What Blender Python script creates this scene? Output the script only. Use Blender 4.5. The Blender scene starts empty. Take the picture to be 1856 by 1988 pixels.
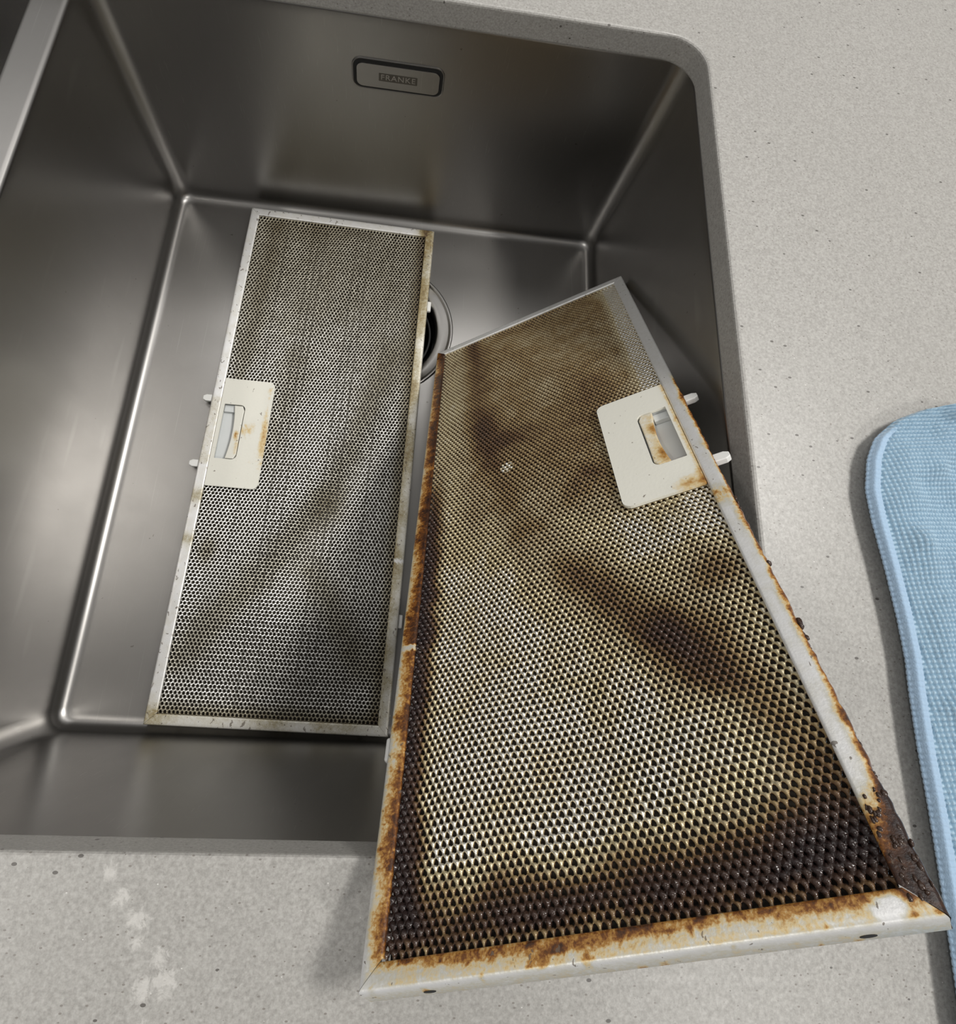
import bpy, bmesh, math, random
import numpy as np
from mathutils import Matrix, Vector
random.seed(7); rng = np.random.default_rng(7)
S = bpy.context.scene
COL = S.collection
PI = math.pi

# ------------------------------------------------------------------ camera
F_PX, PPX, PPY = 1219.28, -36.15, -199.11          # focal length and principal point offset, 1856 x 1988 frame
cam_d = bpy.data.cameras.new('camera'); cam = bpy.data.objects.new('camera', cam_d); COL.objects.link(cam)
cam_d.sensor_fit = 'VERTICAL'; cam_d.sensor_height = 36.0
cam_d.lens = F_PX / 1988 * 36.0
cam_d.shift_x = -PPX / 1988; cam_d.shift_y = PPY / 1988
cam_d.clip_start = 0.01
cx = (0.99085957, 0.05056320, 0.12506265); cy = (0.08922705, -0.94097703, -0.32649771); cz = (0.10117232, 0.33467235, -0.93688771)
cp = (0.19242137, 0.06977999, 0.26709983)
cam.matrix_world = Matrix(((cx[0], -cy[0], -cz[0], cp[0]), (cx[1], -cy[1], -cz[1], cp[1]), (cx[2], -cy[2], -cz[2], cp[2]), (0, 0, 0, 1)))
S.camera = cam

# ------------------------------------------------------------------ world, lamps, exposure
W = bpy.data.worlds.new('world'); S.world = W; W.use_nodes = True
bg = W.node_tree.nodes['Background']; bg.inputs[0].default_value = (1.0, 0.985, 0.955, 1); bg.inputs[1].default_value = 0.36
def lamp(name, loc, power, size, colour, target=(0.17, 0.15, 0.0)):
    d = bpy.data.lights.new(name, 'AREA'); d.shape = 'DISK'; d.size = size; d.energy = power; d.color = colour
    o = bpy.data.objects.new(name, d); COL.objects.link(o); o.location = loc
    v = Vector(target) - Vector(loc); o.rotation_euler = v.to_track_quat('-Z', 'Y').to_euler()
    return o
lamp('downlight', (1.00, -0.67, 1.50), 6, 0.10, (1.0, 0.975, 0.93))
lamp('downlight', (-0.72, -0.55, 1.50), 4.5, 0.10, (1.0, 0.97, 0.92))
lamp('downlight', (0.98, 0.45, 1.50), 19, 0.34, (1.0, 0.975, 0.93))
strip = lamp('unseen_back_light', (0.10, 0.62, 0.62), 1.7, 1.0, (1.0, 0.98, 0.95), (0.20, 0.05, 0.0))  # soft light from the back; its source is unseen
strip.data.shape = 'RECTANGLE'; strip.data.size = 1.1; strip.data.size_y = 0.20
strip.rotation_euler = (math.radians(-42), 0, 0)
S.view_settings.view_transform = 'Standard'; S.view_settings.look = 'None'
S.view_settings.gamma = 1.0; S.view_settings.use_curve_mapping = False
S.view_settings.exposure = 0.0

# ------------------------------------------------------------------ dimensions (metres)
BW, BD, BH = 0.3511, 0.40, 0.1873                  # basin: width, depth front to back, height; steel rim at z = 0
ST = 0.0172                                        # stone slab top (its underside is z = 0)
DRAFT, RV, RF = 0.002, 0.012, 0.008
CUT = (-0.3198, BW - 0.0017, -0.0023, BD - 0.0042) # cut-out in the stone
DIVW = 0.0198
FW, FL, FT = 0.1492, 0.3792, 0.008                 # filter width, length, frame thickness

# ------------------------------------------------------------------ helpers
def mesh_obj(name, verts, faces, mat=None, parent=None, smooth=True, attrs=None, loc=None):
    me = bpy.data.meshes.new(name)
    if isinstance(faces, np.ndarray):
        v = np.asarray(verts, dtype=np.float32); n = faces.shape[1]
        me.vertices.add(len(v)); me.vertices.foreach_set('co', v.ravel())
        me.loops.add(faces.size); me.loops.foreach_set('vertex_index', faces.ravel().astype(np.int32))
        me.polygons.add(len(faces)); me.polygons.foreach_set('loop_start', np.arange(0, faces.size, n, dtype=np.int32))
        me.polygons.foreach_set('loop_total', np.full(len(faces), n, dtype=np.int32))
        me.update(calc_edges=True)
    else:
        me.from_pydata([tuple(p) for p in verts], [], [tuple(f) for f in faces]); me.update()
    if smooth: me.polygons.foreach_set('use_smooth', np.ones(len(me.polygons), dtype=bool))
    for k, a in (attrs or {}).items():
        at = me.attributes.new(k, 'FLOAT', 'POINT'); at.data.foreach_set('value', np.asarray(a, dtype=np.float32))
    me.validate()
    return link(name, me, mat, parent, loc)
def link(name, me, mat=None, parent=None, loc=None):
    o = bpy.data.objects.new(name, me); COL.objects.link(o)
    if mat is not None: me.materials.append(mat)
    if parent is not None: o.parent = parent
    if loc is not None: o.location = loc
    return o
def empty(name, loc=(0, 0, 0)):
    o = bpy.data.objects.new(name, None); COL.objects.link(o); o.location = loc; o.empty_display_size = 0.02; return o
def tag(o, label=None, cat=None, group=None, kind=None):
    if label: o['label'] = label
    if cat: o['category'] = cat
    if group: o['group'] = group
    if kind: o['kind'] = kind
    return o
def bevel(o, w, seg=2, ang=40):
    m = o.modifiers.new('bevel', 'BEVEL'); m.width = w; m.segments = seg; m.limit_method = 'ANGLE'; m.angle_limit = math.radians(ang); m.harden_normals = False
def rrect(x0, x1, y0, y1, r, n=8):
    rs = r if isinstance(r, (tuple, list)) else (r,) * 4   # corner order: right-back, left-back, left-front, right-front
    out = []
    for (px, py, a0), q in zip(((x1, y1, 0), (x0, y1, 90), (x0, y0, 180), (x1, y0, 270)), rs):
        sx = -1 if px == x1 else 1; sy = -1 if py == y1 else 1
        ccx, ccy = px + sx * q, py + sy * q
        for i in range(n + 1):
            a = math.radians(a0 + 90 * i / n); out.append((ccx + q * math.cos(a), ccy + q * math.sin(a)))
    return out
def circle(x, y, r, n=48): return [(x + r * math.cos(2 * PI * i / n), y + r * math.sin(2 * PI * i / n)) for i in range(n)]
def loft(rings, closed=True):
    n = len(rings[0]); V = [p for r in rings for p in r]; Fc = []
    for k in range(len(rings) - 1):
        for i in range(n if closed else n - 1):
            j = (i + 1) % n; Fc.append((k * n + i, k * n + j, (k + 1) * n + j, (k + 1) * n + i))
    return V, Fc
def slab(name, outer, holes, z0, z1, mat, parent=None, smooth=False):
    bm = bmesh.new()
    def fill(z, flip):
        loops, es = [], []
        for lp in [outer] + holes:
            vs = [bm.verts.new((x, y, z)) for x, y in lp]; loops.append(vs)
            es += [bm.edges.new((vs[i], vs[(i + 1) % len(vs)])) for i in range(len(vs))]
        r = bmesh.ops.triangle_fill(bm, edges=es, use_beauty=True, use_dissolve=False, normal=(0, 0, 1))
        fs = [g for g in r['geom'] if isinstance(g, bmesh.types.BMFace)]
        for f in fs:
            f.normal_update()
            if (f.normal.z < 0) != flip: f.normal_flip()
        return loops
    a = fill(z0, True); b = fill(z1, False)
    for k, (la, lb) in enumerate(zip(a, b)):
        for i in range(len(la)):
            j = (i + 1) % len(la); bm.faces.new((la[i], la[j], lb[j], lb[i]))
    bmesh.ops.recalc_face_normals(bm, faces=bm.faces[:])
    me = bpy.data.meshes.new(name); bm.to_mesh(me); bm.free()
    if smooth: me.polygons.foreach_set('use_smooth', np.ones(len(me.polygons), dtype=bool))
    return link(name, me, mat, parent)
def box(name, x0, x1, y0, y1, z0, z1, mat, parent=None, bev=0.0, seg=2):
    V = [(x, y, z) for z in (z0, z1) for y in (y0, y1) for x in (x0, x1)]
    Fc = [(0, 2, 3, 1), (4, 5, 7, 6), (0, 1, 5, 4), (2, 6, 7, 3), (0, 4, 6, 2), (1, 3, 7, 5)]
    o = mesh_obj(name, V, Fc, mat, parent, smooth=False)
    if bev: bevel(o, bev, seg)
    return o

# ------------------------------------------------------------------ materials
class NT:
    def __init__(s, name):
        s.m = bpy.data.materials.new(name); s.m.use_nodes = True; s.t = s.m.node_tree; s.b = s.t.nodes['Principled BSDF']
    def n(s, typ, ins=None, **kw):
        nd = s.t.nodes.new(typ)
        for k, v in kw.items(): setattr(nd, k, v)
        for k, v in (ins or {}).items(): s.set(nd.inputs[k], v)
        return nd
    def set(s, inp, v):
        if isinstance(v, bpy.types.NodeSocket): s.t.links.new(v, inp)
        elif isinstance(v, bpy.types.Node): s.t.links.new(v.outputs[0], inp)
        else: inp.default_value = (*v, 1) if isinstance(v, tuple) and len(v) == 3 and inp.type == 'RGBA' else v
    def p(s, **kw):
        for k, v in kw.items(): s.set(s.b.inputs[k.replace('_', ' ')], v)
    def math(s, op, a, b=0.0, c=0.0, clamp=False):
        nd = s.n('ShaderNodeMath', operation=op, use_clamp=clamp); s.set(nd.inputs[0], a); s.set(nd.inputs[1], b); s.set(nd.inputs[2], c); return nd.outputs[0]
    def ramp(s, fac, stops, interp='LINEAR'):
        nd = s.n('ShaderNodeValToRGB'); cr = nd.color_ramp; cr.interpolation = interp
        while len(cr.elements) < len(stops): cr.elements.new(0.5)
        for e, (p, c) in zip(cr.elements, stops): e.position = p; e.color = (*c, 1) if len(c) == 3 else c
        s.set(nd.inputs[0], fac); return nd.outputs[0]
    def mix(s, fac, a, b):
        nd = s.n('ShaderNodeMix', data_type='RGBA'); s.set(nd.inputs[0], fac); s.set(nd.inputs[6], a); s.set(nd.inputs[7], b); return nd.outputs[2]
    def noise(s, vec, scale, detail=3.0, rough=0.55, dist=0.0):
        return s.n('ShaderNodeTexNoise', {'Vector': vec, 'Scale': scale, 'Detail': detail, 'Roughness': rough, 'Distortion': dist}).outputs[0]
    def obj(s): return s.n('ShaderNodeTexCoord').outputs['Object']
    def scale(s, vec, sc): return s.n('ShaderNodeMapping', {'Vector': vec, 'Scale': sc}).outputs[0]
    def bump(s, h, strength, dist):
        return s.n('ShaderNodeBump', {'Height': h, 'Strength': strength, 'Distance': dist}).outputs[0]
    def attr(s, name): return s.n('ShaderNodeAttribute', attribute_name=name).outputs['Fac']

def mat_steel(name='brushed_steel', base=(0.325, 0.316, 0.306), r0=0.335):
    k = NT(name); o = k.obj()
    blot = k.noise(o, 13.0, 3.0, 0.55, 0.3); smear = k.noise(k.scale(o, (1.0, 1.0, 0.35)), 42.0, 4.0, 0.6, 0.4)
    r = k.math('ADD', k.math('ADD', k.math('MULTIPLY', k.math('SUBTRACT', blot, 0.5), 0.06), k.math('MULTIPLY', k.math('SUBTRACT', smear, 0.5), 0.06)), r0)
    spots = k.math('MULTIPLY', k.math('GREATER_THAN', k.noise(o, 210.0, 2.0), 0.765), 0.5)
    # fine scratches: thin stretched noise, three headings
    scr = None
    for rot, sc in ((0.5, 0.70), (-0.9, 0.715), (1.9, 0.715)):
        m = k.n('ShaderNodeMapping', {'Vector': o, 'Rotation': (0, 0, rot), 'Scale': (900.0, 14.0, 60.0)}).outputs[0]
        t = k.math('MULTIPLY', k.math('SUBTRACT', k.noise(m, 1.0, 1.0), sc), 9.0, clamp=True); scr = t if scr is None else k.math('MAXIMUM', scr, t)
    c = k.mix(k.math('MULTIPLY', smear, 0.5), base, tuple(b * 0.78 for b in base)); c = k.mix(spots, c, (0.10, 0.09, 0.08)); c = k.mix(k.math('MULTIPLY', scr, 0.14), c, (0.62, 0.61, 0.60))
    k.p(Base_Color=c, Metallic=1.0, Roughness=r); return k.m
def mat_stone():
    k = NT('grey_quartz'); o = k.obj()
    f1 = k.noise(o, 900.0, 2.0, 0.6); f2 = k.noise(o, 350.0, 2.0, 0.5); big = k.noise(o, 14.0, 3.0)
    c = k.ramp(f1, [(0.25, (0.218, 0.210, 0.197)), (0.5, (0.330, 0.321, 0.304)), (0.75, (0.445, 0.436, 0.417))])
    c = k.mix(k.math('MULTIPLY', f2, 0.45), c, (0.345, 0.336, 0.318)); c = k.mix(k.math('MULTIPLY', big, 0.25), c, (0.268, 0.258, 0.242))
    def flecks(scale, thr, rand, col, c):
        v = k.n('ShaderNodeTexVoronoi', {'Vector': k.scale(o, (1.0, 1.7, 1.0)), 'Scale': scale, 'Randomness': 1.0})
        near = k.math('LESS_THAN', v.outputs['Distance'], thr)
        pick = k.math('GREATER_THAN', k.n('ShaderNodeSeparateColor', {'Color': v.outputs['Color']}).outputs[0], rand)
        return k.mix(k.math('MULTIPLY', near, pick), c, col)
    c = flecks(150.0, 0.13, 0.80, (0.10, 0.092, 0.085), c)
    c = flecks(420.0, 0.20, 0.80, (0.20, 0.185, 0.17), c)
    c = flecks(260.0, 0.085, 0.93, (0.58, 0.57, 0.55), c)
    # pale vein on the front strip: a chain of soft blobs broken up by noise
    vein = None
    for x, y, r in ((0.1152, -0.0073, .006), (0.1205, -0.0145, .006), (0.1262, -0.0201, .008), (0.1275, -0.0262, .005), (0.1352, -0.0299, .007), (0.1379, -0.0357, .009), (0.1318, -0.0382, .008), (0.133, -0.047, .004), (0.112, -0.001, .005)):
        d = k.n('ShaderNodeVectorMath', {0: o, 1: (x, y, ST)}, operation='DISTANCE').outputs['Value']
        g = k.math('SUBTRACT', 1.0, k.math('DIVIDE', d, r), clamp=True)
        vein = g if vein is None else k.math('MAXIMUM', vein, g)
    vn = k.noise(o, 260.0, 5.0, 0.75, 1.2)
    vm = k.math('MULTIPLY', k.math('SUBTRACT', k.math('ADD', k.math('MULTIPLY', vein, 0.55), vn), 0.80), 6.0, clamp=True)
    vm = k.math('MULTIPLY', vm, k.math('MULTIPLY', vein, 2.2, clamp=True))
    c = k.mix(k.math('MULTIPLY', vm, 0.5), c, (0.60, 0.585, 0.56))
    k.p(Base_Color=c, Roughness=k.math('ADD', 0.30, k.math('MULTIPLY', f2, 0.15)), Normal=k.bump(f1, 0.12, 0.0003)); k.b.inputs['Specular IOR Level'].default_value = 0.5; return k.m
GREASE_SHADE = [(0.0, (0.80, 0.80, 0.80)), (0.15, (0.60, 0.585, 0.52)), (0.30, (0.62, 0.49, 0.27)), (0.44, (0.40, 0.205, 0.05)), (0.58, (0.17, 0.062, 0.014)), (0.74, (0.060, 0.025, 0.012)), (1.0, (0.022, 0.012, 0.010))]  # grease tones; second stop also serves the painted shade of rail walls
GREASE_MESH = [(0.0, (0.87, 0.86, 0.85)), (0.11, (0.84, 0.815, 0.74)), (0.21, (0.66, 0.575, 0.37)), (0.31, (0.50, 0.43, 0.285)), (0.44, (0.31, 0.225, 0.11)), (0.58, (0.135, 0.078, 0.036)), (0.74, (0.055, 0.030, 0.020)), (1.0, (0.022, 0.013, 0.012))]
def mat_grease(name, nscale, namp, metallic, rough, spec_rough=0.22, clean=None, speck=0.0, stops=None):
    """aluminium (or plastic) under burnt-on grease; the 'dirt' attribute sets how much lies where, painted shade included"""
    k = NT(name); o = k.obj(); d = k.attr('dirt_shade')
    n1 = k.noise(o, nscale, 4.0, 0.65, 0.5); n2 = k.noise(o, nscale * 3.3, 3.0, 0.6)
    n = k.math('ADD', k.math('MULTIPLY', k.math('SUBTRACT', n1, 0.5), namp), k.math('MULTIPLY', k.math('SUBTRACT', n2, 0.5), namp * 0.7))
    gate = k.math('ADD', k.math('MULTIPLY', d, 3.0, clamp=True), 0.06, clamp=True)
    f = k.math('ADD', d, k.math('MULTIPLY', n, gate), clamp=True)
    st = list(stops or GREASE_SHADE)
    if clean: st[0] = (0.0, clean); st[1] = (0.16, tuple(x * 0.95 for x in clean))
    c = k.ramp(f, st)
    if speck:
        sp = k.math('GREATER_THAN', k.noise(k.scale(o, (1.0, 0.7, 1.0)), 420.0, 2.0, 0.5, 0.6), speck)
        c = k.mix(k.math('MULTIPLY', sp, 0.75), c, (0.13, 0.10, 0.075))
    met = k.math('MULTIPLY', k.math('SUBTRACT', 1.0, k.math('MULTIPLY', f, 1.9), clamp=True), metallic)
    r = k.ramp(f, [(0.0, (rough,) * 3), (0.3, (rough,) * 3), (0.6, (spec_rough,) * 3)])
    k.p(Base_Color=c, Metallic=met, Roughness=r, Normal=k.bump(n2, 0.25, 0.0003)); return k.m
def mat_plain(name, col, rough, metallic=0.0, nscale=0.0, namp=0.0):
    k = NT(name); k.p(Roughness=rough, Metallic=metallic)
    nz = k.noise(k.obj(), nscale or 120.0, 3.0)
    k.p(Base_Color=k.mix(k.math('MULTIPLY', nz, namp or 0.3), col, tuple(c * 0.75 for c in col))); return k.m
M_STEEL = mat_steel()
M_STONE = mat_stone()
M_MESH = mat_grease('expanded_aluminium', 500.0, 0.10, 1.0, 0.30, 0.20, stops=GREASE_MESH)
FILM_SHADE_MESH = [(0.0, (0.80, 0.80, 0.79)), (0.12, (0.68, 0.67, 0.635)), (0.22, (0.47, 0.45, 0.385)), (0.32, (0.33, 0.305, 0.235)), (0.46, (0.19, 0.16, 0.10)), (0.6, (0.09, 0.065, 0.04)), (1.0, (0.02, 0.014, 0.012))]  # ramp for the olive film and the painted shading bands
M_MESH_FILM_SHADE = mat_grease('expanded_aluminium_film_shade', 500.0, 0.10, 1.0, 0.30, 0.20, stops=FILM_SHADE_MESH)
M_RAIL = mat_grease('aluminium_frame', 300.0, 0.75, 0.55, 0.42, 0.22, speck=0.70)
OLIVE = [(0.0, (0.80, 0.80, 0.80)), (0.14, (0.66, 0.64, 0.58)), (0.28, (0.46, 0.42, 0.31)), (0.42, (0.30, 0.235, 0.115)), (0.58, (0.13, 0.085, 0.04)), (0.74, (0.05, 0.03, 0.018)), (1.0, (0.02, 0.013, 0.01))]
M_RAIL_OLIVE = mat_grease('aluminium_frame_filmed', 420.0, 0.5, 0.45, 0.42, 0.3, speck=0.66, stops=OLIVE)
M_PLATE = mat_grease('cream_plastic', 190.0, 0.40, 0.0, 0.42, 0.35, clean=(0.72, 0.71, 0.64), speck=0.725)
M_TAB = mat_plain('white_plastic', (0.74, 0.74, 0.72), 0.4)
M_RECESS = mat_plain('grey_white_plastic', (0.62, 0.64, 0.64), 0.45)
M_DARK = mat_plain('black_gap', (0.008, 0.008, 0.008), 0.7)
M_INNER = mat_plain('dark_greasy_aluminium', (0.045, 0.036, 0.026), 0.55, 0.4, 300.0, 0.8)
M_LOGO = mat_plain('etched_dark_steel', (0.13, 0.12, 0.105), 0.5, 0.8)
M_TEXT = mat_plain('etched_pale_steel', (0.36, 0.34, 0.31), 0.45, 0.6)
M_CRUST = mat_plain('burnt_grease', (0.035, 0.017, 0.010), 0.28)
def mat_cloth():
    k = NT('blue_microfibre'); o = k.obj(); h = k.attr('hem'); pk = k.attr('peak')
    nz = k.noise(o, 700.0, 3.0); c = k.mix(pk, (0.11, 0.215, 0.32), (0.39, 0.54, 0.66)); c = k.mix(h, c, (0.30, 0.43, 0.59))  # valleys and peaks carry shade and highlight in their colours
    c = k.mix(k.math('MULTIPLY', nz, 0.22), c, (0.60, 0.72, 0.80))
    k.p(Base_Color=c, Roughness=0.95, Sheen_Weight=0.35, Normal=k.bump(k.noise(o, 1500.0, 3.0), 0.5, 0.0004)); k.b.inputs['Specular IOR Level'].default_value = 0.15; return k.m
M_CLOTH = mat_cloth()

# ------------------------------------------------------------------ countertop
top = slab('countertop', [(-0.46, -0.085), (0.75, -0.085), (0.75, 0.60), (-0.46, 0.60)], [rrect(*CUT, 0.021, 10)], 0.0, ST, M_STONE)
bevel(top, 0.0018, 3)
tag(top, 'grey speckled quartz worktop with a rounded cut-out around the steel sink', 'countertop')

# ------------------------------------------------------------------ sink
sink = empty('sink', (0, 0, 0))
tag(sink, 'brushed stainless steel double sink set under the grey worktop, holding the dirty filters', 'sink')
ZR = -0.0014
def basin(x0, x1, depth, hole):
    y0, y1 = 0.0, BD; rb = 0.0024
    def dense(pts):                                    # extra points along the straight sides
        out = []
        for i, p in enumerate(pts):
            q = pts[(i + 1) % len(pts)]; n = 16 if i % 9 == 8 else 1
            out += [(p[0] + (q[0] - p[0]) * k / n, p[1] + (q[1] - p[1]) * k / n) for k in range(n)]
        return out
    def ring(off, z, r):
        fr = -0.0058 * min(1.0, max(0.0, (z + depth - RF) / (depth - RF)))     # the front wall leans out towards its top, under the stone
        return [(x, y, z) for x, y in dense(rrect(x0 + off, x1 - off, y0 + off + fr, y1 - off, max(r, 0.0005), 8))]
    rings = [ring(-DIVW / 2, ZR, RV + DIVW / 2), ring(-rb - .0006, ZR, RV + rb), ring(-rb, ZR, RV + rb)]
    for a in (22.5, 45, 67.5, 90):
        t = math.radians(a); rings.append(ring(-rb + rb * math.sin(t), ZR - rb + rb * math.cos(t), RV + rb - rb * math.sin(t)))
    zb = -depth + RF
    for s in (0.03, 0.35, 0.7, 0.985, 1.0): rings.append(ring(DRAFT * s, (ZR - rb) * (1 - s) + zb * s, RV - 0.001 * s))
    for a in (15, 30, 45, 60, 75, 90):
        t = math.radians(a); rings.append(ring(DRAFT + RF * (1 - math.cos(t)), zb - RF * math.sin(t), RV - 0.001 - 0.6 * RF * (1 - math.cos(t))))
    rings.append(ring(DRAFT + RF + 0.0012, -depth, 0.005))
    V, Fc = loft(rings); n = len(rings[0]); base = len(V) - n
    bm = bmesh.new(); bv = [bm.verts.new(p) for p in V]
    for f in Fc: bm.faces.new([bv[i] for i in f])
    # flat floor: rings shrinking from the rounded rectangle to the round waste opening
    prev = bv[base:]; pts = rings[-1]
    circ = []
    for x, y, z in pts:
        a = math.atan2(y - hole[1], x - hole[0]); circ.append((hole[0] + hole[2] * math.cos(a), hole[1] + hole[2] * math.sin(a)))
    for t in (0.25, 0.5, 0.75, 1.0):
        cur = [bm.verts.new((p[0] * (1 - t) + c[0] * t, p[1] * (1 - t) + c[1] * t, -depth)) for p, c in zip(pts, circ)]
        for i in range(n):
            j = (i + 1) % n
            try: bm.faces.new((prev[i], cur[i], cur[j], prev[j])).normal_update()
            except ValueError: pass
        prev = cur
    me = bpy.data.meshes.new('basin'); bmesh.ops.recalc_face_normals(bm, faces=bm.faces[:]); bm.to_mesh(me); bm.free()
    me.polygons.foreach_set('use_smooth', np.ones(len(me.polygons), dtype=bool))
    return link('basin', me, M_STEEL, sink)
DR = (BW / 2, 0.296, 0.0567)
basin(0.0, BW, BH, DR)
basin(-DIVW - 0.30, -DIVW, 0.150, (-DIVW - 0.15, 0.296, 0.0567))
def drain(x, y, z):
    prof = [(0.0567, 0.0), (0.0572, 0.0009), (0.0563, 0.0013), (0.0550, 0.0009), (0.0543, 0.0001), (0.0535, -0.0004), (0.0490, -0.0008), (0.0455, -0.0013), (0.0442, -0.0024), (0.0435, -0.0085), (0.0432, -0.05)]
    V, Fc = loft([[(r * math.cos(2 * PI * i / 64), r * math.sin(2 * PI * i / 64), h) for i in range(64)] for r, h in prof])
    d = mesh_obj('drain', V, [tuple(reversed(f)) for f in Fc], M_STEEL, sink, loc=(x, y, z))
    # dark rubber-lined throat of the waste and its strainer basket rim
    prof = [(0.0425, -0.0070), (0.0425, -0.049), (0.0001, -0.049)]
    V, Fc = loft([[(r * math.cos(2 * PI * i / 64), r * math.sin(2 * PI * i / 64), h) for i in range(64)] for r, h in prof])
    t = mesh_obj('drain_throat', V, [tuple(reversed(f)) for f in Fc], M_DARK, d); tag(t, 'black drain throat')
    prof = [(0.0405, -0.011), (0.0395, -0.0100), (0.0385, -0.011), (0.0388, -0.0125), (0.0402, -0.0125), (0.0405, -0.011)]
    V, Fc = loft([[(r * math.cos(2 * PI * i / 64), r * math.sin(2 * PI * i / 64), h) for i in range(64)] for r, h in prof])
    tag(mesh_obj('strainer_ring', V, Fc, M_DARK, d), 'black strainer ring')
drain(DR[0], DR[1], -BH)
drain(-DIVW - 0.15, 0.296, -0.150)
# overflow cover on the back wall
OX, OZ, OW, OH = BW / 2, -0.0425, 0.0540, 0.0190
def wall_y(z): return BD - DRAFT * (-z / BH)
def on_back(o, z): o.matrix_local = Matrix.Translation((OX, wall_y(z), z)) @ Matrix.Rotation(PI / 2 , 4, 'X'); return o
lip = on_back(slab('overflow_recess', rrect(-OW / 2 - .0022, OW / 2 + .0022, -OH / 2 - .0022, OH / 2 + .0022, 0.0062, 8), [rrect(-OW / 2 - .0012, OW / 2 + .0012, -OH / 2 - .0012, OH / 2 + .0012, 0.0054, 8)], -0.001, 0.0006, M_STEEL, sink), OZ); bevel(lip, 0.0005, 2)
gap = on_back(slab('overflow_gap', rrect(-OW / 2 - .0014, OW / 2 + .0014, -OH / 2 - .0014, OH / 2 + .0014, 0.0056, 8), [], -0.001, 0.00025, M_DARK, sink), OZ); tag(gap, 'black shadow gap around the overflow cover')
plate = on_back(slab('overflow_cover', rrect(-OW / 2 + .0009, OW / 2 - .0009, -OH / 2 + .0009, OH / 2 - .0009, 0.0040, 8), [], 0.0, 0.0016, M_STEEL, sink), OZ); bevel(plate, 0.0007, 3)
lg = slab('logo_plate', rrect(-0.0122, 0.0122, -0.0030, 0.0030, 0.0003, 2), [], 0.0012, 0.0017, M_LOGO, plate); tag(lg, 'small dark etched rectangle with pale lettering')
fc = bpy.data.curves.new('logo_text', 'FONT'); fc.body = 'FRANKE'; fc.size = 0.0056; fc.align_x = 'CENTER'; fc.align_y = 'CENTER'; fc.extrude = 0.0001; fc.space_character = 1.12
fo = bpy.data.objects.new('logo_tmp', fc); COL.objects.link(fo)
bpy.context.view_layer.update()
tm = bpy.data.meshes.new_from_object(fo.evaluated_get(bpy.context.evaluated_depsgraph_get())); bpy.data.objects.remove(fo)
tm.materials.clear(); tx = link('logo_lettering', tm, M_TEXT, lg, loc=(0, 0, 0.0018)); tag(tx, 'pale capital letters on the dark rectangle')

# ------------------------------------------------------------------ filters
def smooth(a, b, x): t = np.clip((x - a) / (b - a), 0, 1); return t * t * (3 - 2 * t)
def blob(u, w, cu, cw, ru, rw, ang=0.0, p=1.0):
    c, s = math.cos(ang), math.sin(ang); du, dw = u - cu, w - cw
    return np.exp(-(((c * du + s * dw) / ru) ** 2 + ((-s * du + c * dw) / rw) ** 2) ** p)
def seg(u, w, a, b, r):
    """soft stroke from a to b (mm)"""
    ax, ay = a; bx, by = b; L2 = (bx - ax) ** 2 + (by - ay) ** 2
    t = np.clip(((u - ax) * (bx - ax) + (w - ay) * (by - ay)) / L2, 0, 1)
    return np.exp(-(((u - ax - t * (bx - ax)) ** 2 + (w - ay - t * (by - ay)) ** 2) / r ** 2))
def lump(u, w, sc, seed):
    """cheap smooth value noise in -1..1"""
    r = np.random.default_rng(seed); g = r.uniform(-1, 1, (97, 97))
    x = np.mod(u / sc + 300.5, 96); y = np.mod(w / sc + 300.5, 96); xi = x.astype(int); yi = y.astype(int); fx = x - xi; fy = y - yi
    fx = fx * fx * (3 - 2 * fx); fy = fy * fy * (3 - 2 * fy)
    return (g[xi, yi] * (1 - fx) + g[xi + 1, yi] * fx) * (1 - fy) + (g[xi, yi + 1] * (1 - fx) + g[xi + 1, yi + 1] * fx) * fy

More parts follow.
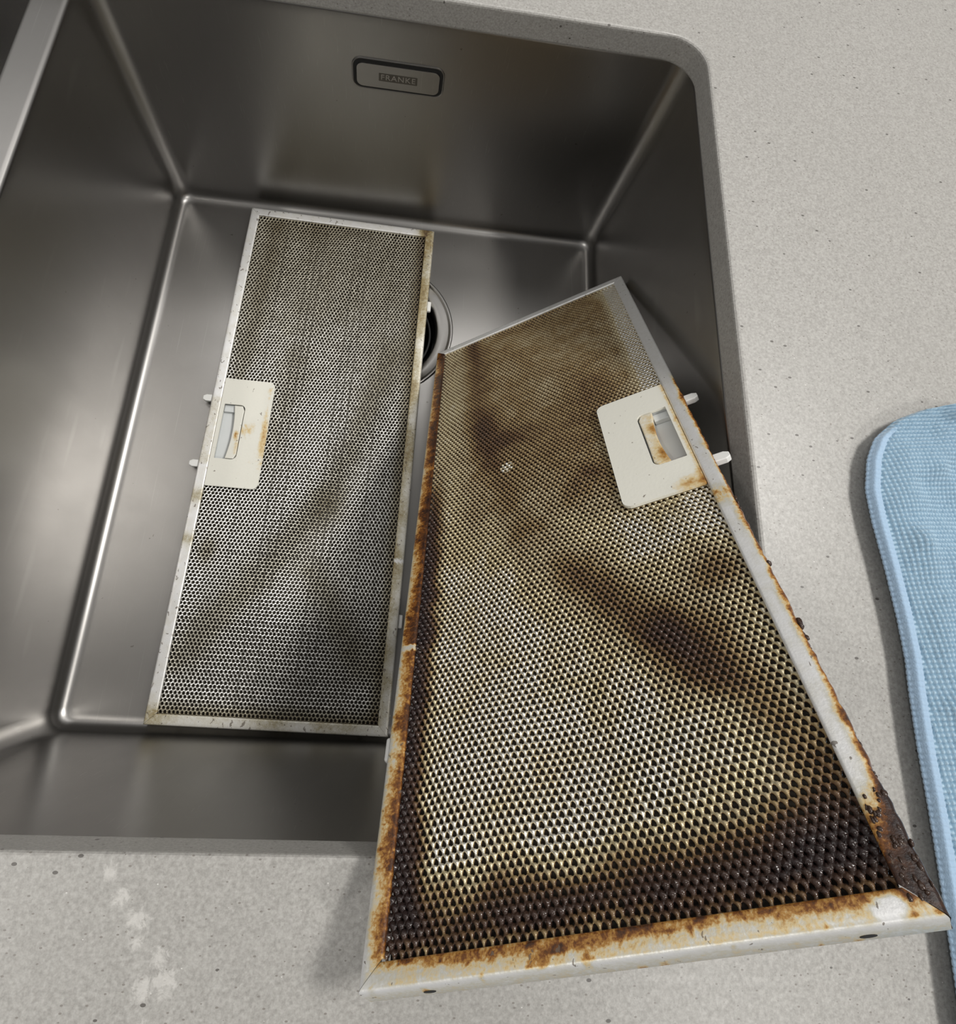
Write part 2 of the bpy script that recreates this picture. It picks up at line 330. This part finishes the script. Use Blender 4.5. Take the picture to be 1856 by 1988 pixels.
def mesh_dirt_shade(u, w, v):
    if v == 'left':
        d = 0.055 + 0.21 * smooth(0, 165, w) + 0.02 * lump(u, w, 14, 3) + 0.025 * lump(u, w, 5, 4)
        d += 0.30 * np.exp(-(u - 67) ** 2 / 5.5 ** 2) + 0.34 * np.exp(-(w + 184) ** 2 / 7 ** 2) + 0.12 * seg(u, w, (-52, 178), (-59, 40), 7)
        d += 0.22 * blob(u, w, -58, -84, 6, 10) + 0.17 * seg(u, w, (-64, -152), (16, -46), 13) + 0.16 * seg(u, w, (16, -46), (52, 74), 13)  # dark strokes paint the wavy sheet's shading into the colour; blob is brown dirt
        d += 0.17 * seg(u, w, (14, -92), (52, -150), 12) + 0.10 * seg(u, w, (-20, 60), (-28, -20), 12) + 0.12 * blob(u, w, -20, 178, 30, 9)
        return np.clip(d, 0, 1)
    d = 0.115 + 0.05 * lump(u, w, 13, 5) + 0.06 * smooth(60, 180, w) + 0.05 * lump(u, w, 5, 6)
    d += 0.23 * smooth(-70, 20, w) * smooth(-66, -40, u) * (1 - smooth(52, 60, u))           # tan film over the far half
    d += 0.15 * seg(u, w, (-46, 190), (-36, 70), 9) + 0.09 * seg(u, w, (-36, 70), (-27, 50), 13)
    d += 0.12 * blob(u, w, -25, 46, 17, 24) + 0.10 * blob(u, w, 0, 30, 30, 40) + 0.22 * blob(u, w, 20, -14, 16, 17) + 0.16 * blob(u, w, 32, 60, 18, 30)
    d += 0.10 * seg(u, w, (-40, 60), (-18, -30), 7) + 0.10 * seg(u, w, (-20, -34), (-14, -74), 6)  # yellow ridge
    d += 0.16 * seg(u, w, (-14, -34), (20, -84), 13) + 0.27 * seg(u, w, (6, -66), (40, -112), 13) + 0.32 * seg(u, w, (34, -104), (67, -152), 12) + 0.16 * blob(u, w, 50, -104, 14, 12) + 0.24 * blob(u, w, 60, -168, 14, 14)
    d += 0.38 * blob(u, w, 57, -82, 12, 11)
    d += 0.80 * (1 - smooth(-182, -158, w + 2.5 * lump(u, w, 9, 8) - 0.03 * u)) + 0.16 * (1 - smooth(-172, -140, w)) * smooth(0, 55, u)
    d += (0.80 * smooth(60, -40, w) + 0.12) * (1 - smooth(-67, -55, u + 2.0 * lump(u, w, 8, 9)))
    d = np.where(w < -172, np.minimum(d, 1.0) - 0.46 * (1 - smooth(-184, -175, w + 2.0 * lump(u, w, 3, 19))), d)                                               # amber fringe by the front rail
    d = np.where(blob(u, w, -23, 22, 4.5, 4.5) > 0.5, 0.08, d)                                 # wiped spot
    d = d * (1 - 0.9 * smooth(56, 62, u) * smooth(-50, -10, w))
    return np.clip(d, 0, 1)
def waves(u, w, v):
    """slow dishing of the mesh sheet, mm"""
    e = np.minimum(np.minimum(u + 68, 68 - u), np.minimum(w + 185, 185 - w))
    edge = 0.7 - 1.2 * smooth(0, 7, e) * 0.5 - 0.1
    if v == 'left':
        h = 1.05 * np.sin(2 * PI * (u * 0.93 - w * 0.37) / 62 + 0.6) + 0.75 * np.sin(2 * PI * (u * 0.75 - w * 0.66) / 105 + 1.9) + 0.45 * lump(u, w, 30, 11)
    else:
        h = 0.90 * np.sin(2 * PI * (u * 0.80 + w * 0.60) / 62 + 0.3) + 0.75 * np.sin(2 * PI * (u * 0.95 - w * 0.31) / 74 + 1.1) + 0.5 * lump(u, w, 32, 12)
    return edge + h * smooth(0, 14, e)

PITCH = 2.55
def mesh_sheet(v, hs, root):
    """expanded sheet: one hexagonal cell with a hole per lattice point, all welded into one sheet"""
    a = PITCH; row = 2.22; N = 12
    us = np.arange(-27, 28); ws = np.arange(-84, 85)
    cu = (us[None, :] + 0.5 * (np.abs(ws)[:, None] % 2)) * a; cw = np.repeat(ws[:, None] * row, len(us), 1)
    cu = cu.ravel(); cw = cw.ravel()
    keep = (np.abs(cu) < 67.9) & (np.abs(cw) < 184.2)
    keep &= ~((hs * cu > 44) & (np.abs(cw) < 25))
    cu, cw = cu[keep], cw[keep]; K = len(cu)
    # hexagon outline, 6 corners + 6 edge midpoints (pointy along w)
    ang = np.arange(N) * PI / 6 + PI / 6          # corners at odd multiples of 30 deg when index even
    cor = [(a / 2, row / 3), (0, 2 * row / 3), (-a / 2, row / 3), (-a / 2, -row / 3), (0, -2 * row / 3), (a / 2, -row / 3)]
    out = []
    for i in range(6):
        p, q = cor[i], cor[(i + 1) % 6]; out += [p, ((p[0] + q[0]) / 2, (p[1] + q[1]) / 2)]
    out = np.array(out)
    dirn = out / np.linalg.norm(out, axis=1)[:, None]
    dm = mesh_dirt_shade(cu, cw, v)
    ou = cu[:, None] + out[None, :, 0]; ow = cw[:, None] + out[None, :, 1]
    mir = 1 if v == 'right' else -1                     # the strands lean the other way on the turned filter
    prof = np.array([0.70, 0.25, -0.15, -0.60, 0.70, 0.30, -0.15, 0.25, 0.70, -0.60, -0.15, 0.30])
    reach = np.array([0.74, 0.86, 1.05, 1.10, 0.74, 0.90, 1.05, 0.86, 0.74, 1.10, 1.05, 0.90])
    if mir < 0: prof = np.array([0.50, -0.22, 0.02, 0.14, 0.50, 0.18, 0.02, -0.22, 0.50, 0.14, 0.02, 0.18]); reach = np.array([0.82, 1.05, 1.0, 0.92, 0.82, 0.94, 1.0, 1.05, 0.82, 0.92, 1.0, 0.94])
    oz = np.broadcast_to(prof[None, :], ou.shape)
    rad = np.clip((0.98 if v == 'left' else 0.92) - 0.50 * smooth(0.55, 0.95, dm) + 0.04 * rng.normal(size=K), 0.3, 1.0)[:, None]
    jit = 0.06 * rng.normal(size=(K, 2))
    sh = np.array([1.0, 1.10])
    iu = cu[:, None] + jit[:, :1] + rad * reach[None, :] * dirn[None, :, 0] * sh[0]; iw = cw[:, None] + jit[:, 1:] + rad * reach[None, :] * dirn[None, :, 1] * sh[1]
    tilt = 0.26 * dirn[None, :, 1] - 0.16 * dirn[None, :, 0] * mir
    iz = -0.25 + tilt + 0.35 * prof[None, :] + 0.05 * rng.normal(size=(K, 1)) + np.zeros_like(iu)
    lu = cu[:, None] + 0.93 * (iu - cu[:, None]); lw = cw[:, None] + 0.93 * (iw - cw[:, None]); lz = np.full_like(iu, -0.85)
    # weld outlines
    key = np.round(np.stack([ou, ow], -1).reshape(-1, 2) * 50).astype(np.int64); kk = key[:, 0] * 1000003 + key[:, 1]
    _, first, inv = np.unique(kk, return_index=True, return_inverse=True); inv = inv.reshape(K, N)
    U = np.concatenate([ou.ravel()[first], iu.ravel(), lu.ravel()]); Wd = np.concatenate([ow.ravel()[first], iw.ravel(), lw.ravel()])
    Z = np.concatenate([oz.ravel()[first], iz.ravel(), lz.ravel()]); n0 = len(first)
    I = n0 + np.arange(K * N).reshape(K, N); L = I + K * N
    j = (np.arange(N) + 1) % N
    q1 = np.stack([inv, inv[:, j], I[:, j], I], -1).reshape(-1, 4); q2 = np.stack([I, I[:, j], L[:, j], L], -1).reshape(-1, 4)
    d = mesh_dirt_shade(U, Wd, v)
    wv = np.minimum(waves(U, Wd, v) - 2.3, np.where((hs * U > 29) & (np.abs(Wd) < 43), -2.0, 9.0))
    Z = Z + wv + smooth(0.55, 0.9, d) * rng.normal(size=len(U)) * 0.13
    U = np.clip(U, -68.4, 68.4); Wd = np.clip(Wd, -184.6, 184.6)
    dz = d + np.concatenate([np.zeros(n0), np.full(K * N, 0.03), np.full(K * N, 0.55)])  # hole walls made darker towards their lower edge
    o = mesh_obj('mesh_sheet', np.stack([U, Wd, Z], -1) * 0.001, np.concatenate([q1, q2]), M_MESH_FILM_SHADE if v == 'left' else M_MESH, root, attrs={'dirt_shade': np.clip(dz, 0, 1)})
    tag(o, 'perforated aluminium mesh' if v == 'left' else 'perforated aluminium mesh with burnt brown grease', kind='stuff')

def rail_dirt(side, s, r, v, hs):
    """s: mm along the rail, r: 0 outer edge .. 1 inner edge; dirt amount"""
    nz = lump(s, r * 9, 9, hash_(side, v)) ; n2 = lump(s, r * 9, 3, hash_(side, v) + 1)
    if v == 'left':
        if side == 'handle': return 0.04 + 0.22 * blob(s, 0 * s, -47, 0, 5, 1) * 1.2 + 0.25 * np.exp(-((s + 77) / 4) ** 2) + 0.30 * np.exp(-((s + 184) / 7) ** 2) + 0.10 * (np.abs(s) < 25) + 0.05 * n2
        if side == 'far': return 0.05 + 0.55 * np.exp(-((s - 68) / 6) ** 2) + 0.04 * n2
        if side == 'opposite': d = 0.26 + 0.14 * nz + 0.16 * (r - 0.4) + 0.06 * smooth(60, 190, s); return np.where(np.abs(s + 80.5) < 1.3, 0.02, d)
        return 0.15 + 0.09 * nz + 0.10 * r + 0.16 * np.exp(-((s + 70) / 8) ** 2)
    if side == 'handle':
        d = 0.03 + 0.42 * (1 - smooth(0.02, 0.38 + 0.15 * nz, r)) * smooth(50, 38, s) * (0.55 + 0.3 * (n2 > 0.2) + 0.75 * smooth(-20, 30, s) + 0.75 * smooth(-60, -120, s))
        d = d + 0.35 * np.exp(-((s + 48) / 5) ** 2) * (r > 0.3) + 0.25 * np.exp(-((s + 62) / 4) ** 2) * (r < .4) + 0.95 * (1 - smooth(-186, -160 + 5 * nz, s - 5 * (1 - r)))
        return d + 0.06 * smooth(60, 20, s) * n2
    if side == 'far': return 0.02 + 0.03 * n2
    if side == 'opposite':
        d = 0.36 + 0.16 * nz + 0.16 * (n2 > 0.5) + 0.24 * smooth(0.3, 0.95, r) + 0.14 * smooth(-150, -20, s) + 0.06 * smooth(90, 180, s)
        d = d - 0.24 * (1 - smooth(0, 0.35, r)) - 0.22 * (1 - smooth(-186, -165, s)) * (1 - r * .4)
        return np.where(np.abs(s + 79.5) < 1.3, 0.16, d)
    return 0.24 + 0.26 * smooth(0.40, 0.66, r + 0.12 * nz) + 0.20 * (n2 > 0.55) + 0.06 * nz + 0.10 * smooth(20, 70, s) * r - 0.14 * (1 - smooth(-74, -60, s)) - 0.22 * (1 - smooth(0, 0.14, r)) - 0.7 * blob(s, r * 8, 64, 3.4, 3.6, 2.6, 0.4, 2)
def hash_(a, b): return {'handle': 21, 'far': 31, 'opposite': 41, 'near': 51}[a] + (0 if b == 'left' else 100)

RW = 7.0
def rail(side, v, hs, root):
    """one mitred aluminium channel: rolled top, outer wall, inner lip"""
    half, across = (FL / 2 * 1000, FW / 2 * 1000) if side in ('handle', 'opposite') else (FW / 2 * 1000, FL / 2 * 1000)
    prof = [(2.0, -8.0), (0.35, -8.0), (0.0, -7.6), (0.0, -4.2), (0.0, -1.0), (0.30, -0.32), (0.95, 0.0), (2.2, 0.04), (3.5, 0.0), (4.8, -0.06), (6.0, -0.12), (6.75, -0.25), (7.0, -0.6), (7.0, -1.6), (6.7, -2.0)]  # (distance in from outer edge, z)
    if side in ('far', 'near'): prof = [(p * (RW - 0.6) / RW, z) for p, z in prof]
    n = int(2 * half / 1.1); V, D = [], []
    for i in range(n + 1):
        t = -1 + 2 * i / n
        for p, z in prof:
            s = t * (half - p - 0.10)
            q = across - p
            V.append({'handle': (hs * q, s, z), 'opposite': (-hs * q, s, z), 'far': (s, q, z), 'near': (s, -q, z)}[side])
            D.append((s, p / RW, z))
    m = len(prof); Fc = []
    for i in range(n):
        for k in range(m - 1): Fc.append((i * m + k, i * m + k + 1, (i + 1) * m + k + 1, (i + 1) * m + k))
    flip = {'handle': hs > 0, 'opposite': hs < 0, 'far': False, 'near': True}[side]
    if not flip: Fc = [tuple(reversed(f)) for f in Fc]
    D = np.array(D); Va = np.array(V)
    if v == 'right' and side == 'handle':   # crusty bent outer edge
        Va[:, 0] += hs * (D[:, 1] < 0.12) * smooth(45, 20, D[:, 0]) * 0.35 * lump(D[:, 0], D[:, 2], 2.2, 77)
    d = rail_dirt(side, D[:, 0], D[:, 1], v, hs)
    d = np.where(D[:, 2] < -1.2, np.where(D[:, 1] < 0.5, 0.15 + 0.10 * d + 0.25 * (lump(D[:, 0], D[:, 2], 3, 60) > 0.80), d + 0.2), d)  # outer wall tone holds painted shade plus some dirt; inner lip darker
    if v == 'right' and side == 'handle': d = np.where((D[:, 2] < -0.3) & (D[:, 1] < .3), np.maximum(d, 0.6 * smooth(45, 20, D[:, 0])), d)
    o = mesh_obj('frame_rail', Va * 0.001, np.array(Fc), M_RAIL_OLIVE if v == 'left' else M_RAIL, root, attrs={'dirt_shade': np.clip(d, 0, 1)})
    return o

def make_filter(v, hs, name='grease_filter'):
    """hs: which side of the filter (in its own u axis) carries the handle"""
    root = empty(name)
    mesh_sheet(v, hs, root)
    rails = {s: rail(s, v, hs, root) for s in ('handle', 'far', 'opposite', 'near')}
    if v == 'right': tag(rails['opposite'], 'rail caked in amber and brown grease'); tag(rails['near'], 'front rail with amber grease stains and flaking'); tag(rails['handle'], 'white rail with burnt outer edge and blackened corner')
    else: tag(rails['opposite'], 'rail with yellow brown film'); tag(rails['near'], 'lightly stained rail')
    # second layer under the mesh: a coarse crimped dark sheet
    X, Y = np.meshgrid(np.linspace(-68, 68, 69), np.linspace(-184, 184, 93)); Zb = -5.4 + 0.5 * np.sin(X * 0.9) * np.cos(Y * 0.7) - 1.9 * ((hs * X > 44) & (np.abs(Y) < 25))
    i = np.arange(92 * 69).reshape(92, 69)[:, :-1].ravel(); q = np.stack([i, i + 1, i + 70, i + 69], -1)
    tag(mesh_obj('inner_layer', np.stack([X, Y, Zb], -1).reshape(-1, 3) * 0.001, q, M_INNER, root), 'dark layer seen through the mesh holes')
    # handle plate with slot
    m = 0.001
    def R(x0, x1, y0, y1, r, n=5): return rrect(x0 * m, x1 * m, y0 * m, y1 * m, tuple(q * m for q in r) if isinstance(r, tuple) else r * m, n)
    s = hs
    if s > 0: outer = R(31.5, 67.3, -40, 40, (0.6, 4.2, 4.2, 0.6)); hole = R(49.6, 64.6, -20.3, 20.3, (0.5, 3.5, 3.5, 0.5))
    else: outer = R(-67.3, -31.5, -40, 40, (4.2, 0.6, 0.6, 4.2)); hole = R(-64.6, -49.6, -20.3, 20.3, (3.5, 0.5, 0.5, 3.5))
    hp = slab('handle_plate', outer, [hole], -0.0011, 0.0004, M_PLATE, root); bevel(hp, 0.00035, 2)
    def set_dirt(ob, fn, cuts=4):
        me = ob.data; bm = bmesh.new(); bm.from_mesh(me)
        if cuts:
            bmesh.ops.subdivide_edges(bm, edges=[e for e in bm.edges if e.calc_length() > 0.003], cuts=cuts, use_grid_fill=True)
            bmesh.ops.triangulate(bm, faces=[f for f in bm.faces if len(f.verts) > 4])
        bm.to_mesh(me); bm.free()
        co = np.zeros(len(me.vertices) * 3, dtype=np.float32); me.vertices.foreach_get('co', co); co = co.reshape(-1, 3) * 1000
        at = me.attributes.new('dirt_shade', 'FLOAT', 'POINT'); at.data.foreach_set('value', np.clip(fn(co[:, 0] * s, co[:, 1]), 0, 1).astype(np.float32))
    if v == 'left': set_dirt(hp, lambda u, w: 0.03 + 0.11 * smooth(8, -12, w) * smooth(66, 40, u) + 0.36 * blob(u, w, 33.5, 2, 2.4, 20, -0.05) + 0.30 * blob(u, w, 46, 3, 8, 4, -0.4) + 0.20 * blob(u, w, 34, 33, 3, 5), 6)
    else: set_dirt(hp, lambda u, w: 0.02 + 0.30 * np.exp(-((u - 67.5) / 2.4) ** 2) + 0.36 * blob(u, w, 61, -37, 9, 5) + 0.05 * blob(u, w, 45, -10, 10, 14), 6)
    # recess pan
    bx = (48.8, 65.4)
    V = []; x0, x1 = sorted((s * bx[0], s * bx[1]))
    for (a, b, c_, d_, z) in ((x0, x1, -21.2, 21.2, -1.1), (x0 + .3, x1 - .3, -20.9, 20.9, -5.2)):
        V += [(a * m, c_ * m, z * m), (b * m, c_ * m, z * m), (b * m, d_ * m, z * m), (a * m, d_ * m, z * m)]
    Fc = [(4, 5, 6, 7), (0, 4, 7, 3), (1, 2, 6, 5), (0, 1, 5, 4), (3, 7, 6, 2)]
    rc = mesh_obj('slot_recess', V, [tuple(reversed(f)) if False else f for f in Fc], M_RECESS, hp, smooth=False); tag(rc, 'pale grey recess behind the handle slot')
    step = box('recess_step', *sorted((s * 57.2 * m, s * 64.9 * m)), 15.2 * m, 20.6 * m, -5.1 * m, -2.6 * m, M_RECESS, hp, 0.0003)
    # sliding latch lever: bowed bar along the inner side of the slot
    pts = []
    for i in range(13):
        w = -19.7 + 39.4 * i / 12; pts.append((s * (50.1 + (1.6 if i in (0, 12) else 0.0) + 0.25 * (1 - (w / 19.7) ** 2)) * m, w * m))
    for i in range(12, -1, -1):
        w = -19.7 + 39.4 * i / 12; pts.append((s * (57.6 - 1.9 * (1 - (w / 19.7) ** 2)) * m, w * m))
    lv = slab('latch_lever', pts, [], -0.0046, 0.0001, M_PLATE, root); bevel(lv, 0.0005, 2)
    set_dirt(lv, lambda u, w: (0.06 + 0.18 * blob(u, w, 51, -10, 3, 9) + 0.40 * blob(u, w, 53, -2, 1.4, 3)) if v == 'left' else (0.22 + 0.24 * blob(u, w, 55.5, 6, 2.4, 6) + 0.28 * blob(u, w, 56, -14, 3, 7)), 3)
    tag(lv, 'stained cream latch lever')
    def tab(u0, u1, w0, z0, z1, wid, tip):
        a, b = s * u0 * m, s * u1 * m; h = wid / 2 * m; w = w0 * m
        P = [(a, w - h), (a + (b - a) * 0.72, w - h), (b, w - h * tip), (b, w + h * tip), (a + (b - a) * 0.72, w + h), (a, w + h)]
        if s < 0: P = P[::-1]
        o = slab('latch_tab', P, [], z0 * m, z1 * m, M_TAB, root); bevel(o, 0.0004, 2); return o
    for w0 in (24.5, -24.5): tab(73.8, 81.2, w0, -5.2, -2.2, 5.0, 0.55)
    def nub(w0):
        x0, x1 = sorted((-s * 74.0 * m, -s * 77.4 * m)); return box('locating_nub', x0, x1, (w0 - 4.4) * m, (w0 + 4.4) * m, -5.6 * m, -2.4 * m, M_TAB, root, 0.0008)
    nub(120.0 if v == 'left' else -120.0)
    if v == 'left': nub(-120.0)
    # drain holes in the front rail's outer face
    for u0 in (-54.5, 57.5):
        pts = [(1.9 * math.cos(2 * PI * i / 16) * m, 0.85 * math.sin(2 * PI * i / 16) * m) for i in range(16)]
        o = slab('drain_hole', pts, [], -0.0002, 0.00012, M_DARK, root); o.matrix_local = Matrix.Translation((u0 * m, -FL / 2, -0.0052)) @ Matrix.Rotation(PI / 2, 4, 'X'); tag(o, 'small oval drain hole')
    return root

left = make_filter('left', -1)
left.location = (0.1343, 0.1959, -BH + FT + 0.0012); left.rotation_euler = (0, 0, -0.0143)
tag(left, 'grey aluminium hood filter lying flat on the sink floor, its yellowed handle on the left', 'filter', 'hood grease filters in the sink')
right = make_filter('right', 1)
g1, g2, g3 = -0.64945, -0.63258, -0.08178
right.matrix_world = Matrix.Translation((0.27084, 0.14641, -0.03191)) @ Matrix.Rotation(g3, 4, 'Z') @ Matrix.Rotation(g1, 4, 'X') @ Matrix.Rotation(g2, 4, 'Y')
tag(right, 'hood filter caked with burnt brown grease, propped aslant from the sink over the worktop edge', 'filter', 'hood grease filters in the sink')

# crusty clumps along the outer edge of the tilted filter
def clumps():
    bm = bmesh.new()
    def lumpy(c, r):
        M = Matrix.Translation(c) @ Matrix.Diagonal((r * random.uniform(.6, 1), r * random.uniform(.8, 1.6), r * random.uniform(.6, 1.1), 1))
        vs = bmesh.ops.create_icosphere(bm, subdivisions=2, radius=1, matrix=M)['verts']
        for q in vs: q.co += Vector((random.gauss(0, .09), random.gauss(0, .09), random.gauss(0, .09))) * r
    for w, r in ((-87, 1.3), (-112, 1.7), (-113.5, 1.2), (-118, 0.8), (-52, 0.8), (-55, 0.9), (-58, 0.6)): lumpy((0.0747, w * .001, -0.0012), r * .001)
    for i in range(110):
        w = random.uniform(-175, 30); w = w if random.random() < 0.5 else random.uniform(-182, -120); lumpy((0.0746 - random.random() * .0008, w * .001, -0.0007 - random.random() * 0.003), random.uniform(.2, .5) * .001)
    for i in range(60): lumpy((random.uniform(0.0685, 0.0745), random.uniform(-0.186, -0.163), random.uniform(-0.0007, -0.0001)), random.uniform(.4, .9) * .001)
    me = bpy.data.meshes.new('grease_crust'); bm.to_mesh(me); bm.free(); me.polygons.foreach_set('use_smooth', np.ones(len(me.polygons), dtype=bool))
    tag(link('grease_crust', me, M_CRUST, right), 'black crumbs of burnt grease', kind='stuff')
clumps()

# ------------------------------------------------------------------ cloth
def cloth():
    y = np.arange(-0.125, 0.1805, 0.0004); ny = len(y)
    ea = np.array([(-0.13, 0.3975), (-0.0392, 0.3985), (-0.0251, .3990), (-.0104, .3995), (.005, .3998), (.0195, .3999), (.0381, .3997), (.0577, .4002), (.0689, .4010), (.0843, .4005), (.1044, .3988), (.1233, .3966), (.1366, .3961), (.1506, .3994), (.1604, .4046), (.170, .4164), (.1772, .4331), (.1805, .4484), (.19, .475)])
    ed = np.interp(y, ea[:, 0], ea[:, 1]); k = np.ones(9) / 9; ed = np.convolve(np.pad(ed, 4, mode='edge'), k, 'valid')
    fine = np.arange(0, 0.072, 0.0004); coarse = np.linspace(0.072, 0.165, 40)[1:]; xs = np.concatenate([fine, coarse]); nx = len(xs)
    XI, YI = np.meshgrid(xs, y); E = np.repeat(ed[:, None], nx, 1)
    # the sheet is anchored in x; near the rounded back corner the rim cuts across it
    X = E + XI * (0.615 - E) / 0.165; X = np.where(XI < 0.072, E + XI, E + 0.072 + (XI - 0.072) / 0.093 * (0.615 - E - 0.072)); Y = YI.copy()
    dist = np.minimum(X - E, (0.1805 - Y) * 0.9 + (X > 0.4484) * 0.0 + np.clip(0.4484 - X, 0, 1) * 2)
    dist = np.clip(dist, 0, None)
    dl = X - E
    hem = (1 - smooth(0.0042, 0.0052, dl)) * smooth(0.168, 0.160, Y)
    roll = smooth(0, 0.0022, dist)
    per = 0.00185; ph = 0.4 * np.sin(Y * 90) + 0.3 * np.sin(X * 120)
    bu = np.cos(2 * PI * (X + 0.15 * Y) / per + ph); bw = np.cos(2 * PI * (Y - 0.10 * X) / per + 0.3 * np.sin(X * 160))
    bmp = np.clip((bu * 0.5 + 0.5) * (bw * 0.5 + 0.5), 0, 1) ** 0.6
    fade = 1 - smooth(0.068, 0.072, XI)
    rz = 0.5 + 0.5 * lump(X * 1000, Y * 1000, 1.6, 90)
    stitch = 0.00022 * (np.cos(2 * PI * Y / 0.0021) > 0.55) * (dl < 0.0045)
    und = 0.0026 * np.sin(X * 90 + Y * 25) + 0.0034 * lump(X * 1000, Y * 1000, 20, 91) + 0.0020 * lump(X * 1000, Y * 1000, 8, 92)
    h = 0.0098 + 0.0034 * smooth(0.002, 0.022, dist) + und * smooth(0.004, 0.02, dist)
    Z = ST + h + (bmp - 0.4) * (0.0012 + 0.0006 * smooth(0.150, 0.172, Y)) * fade * (1 - hem) * (0.7 + 0.6 * rz) - stitch * (1 - smooth(.0042, .005, dl)) - (1 - roll) * 0.0024 + 0.0005 * hem * roll
    Z -= 0.0007 * np.exp(-((dl - 0.0052) / 0.0005) ** 2) * fade * smooth(0.168, 0.160, Y)
    X = X + stitch * 1.2 * (dl < 0.0008)
    # underside: rolled in at the rim, resting on the slab a little further in
    zb = ST + 0.0066 - 0.0065 * smooth(0.007, 0.020, dist); zb = np.minimum(zb, Z - 0.0006)
    top_ = np.stack([X, Y, Z], -1).reshape(-1, 3); bot = np.stack([X, Y, zb], -1).reshape(-1, 3)
    n = ny * nx; i = (np.arange(ny - 1)[:, None] * nx + np.arange(nx - 1)[None, :]).ravel()
    q = np.stack([i, i + 1, i + nx + 1, i + nx], -1)
    st = 4; jy = np.unique(np.append(np.arange(0, ny, st), ny - 1))
    qb = q[:, ::-1] + n
    rim = np.concatenate([np.arange(0, nx), np.arange(1, ny) * nx + nx - 1, (ny - 1) * nx + np.arange(nx - 2, -1, -1), np.arange(ny - 2, 0, -1) * nx])
    r2 = np.roll(rim, -1); qs = np.stack([r2, rim, rim + n, r2 + n], -1)
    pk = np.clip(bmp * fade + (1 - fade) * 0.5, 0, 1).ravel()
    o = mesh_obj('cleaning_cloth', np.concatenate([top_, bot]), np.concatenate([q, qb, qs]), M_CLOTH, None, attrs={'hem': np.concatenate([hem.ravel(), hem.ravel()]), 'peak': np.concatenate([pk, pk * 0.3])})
    tag(o, 'light blue microfibre cloth with stitched hem lying on the worktop', 'cloth')
cloth()
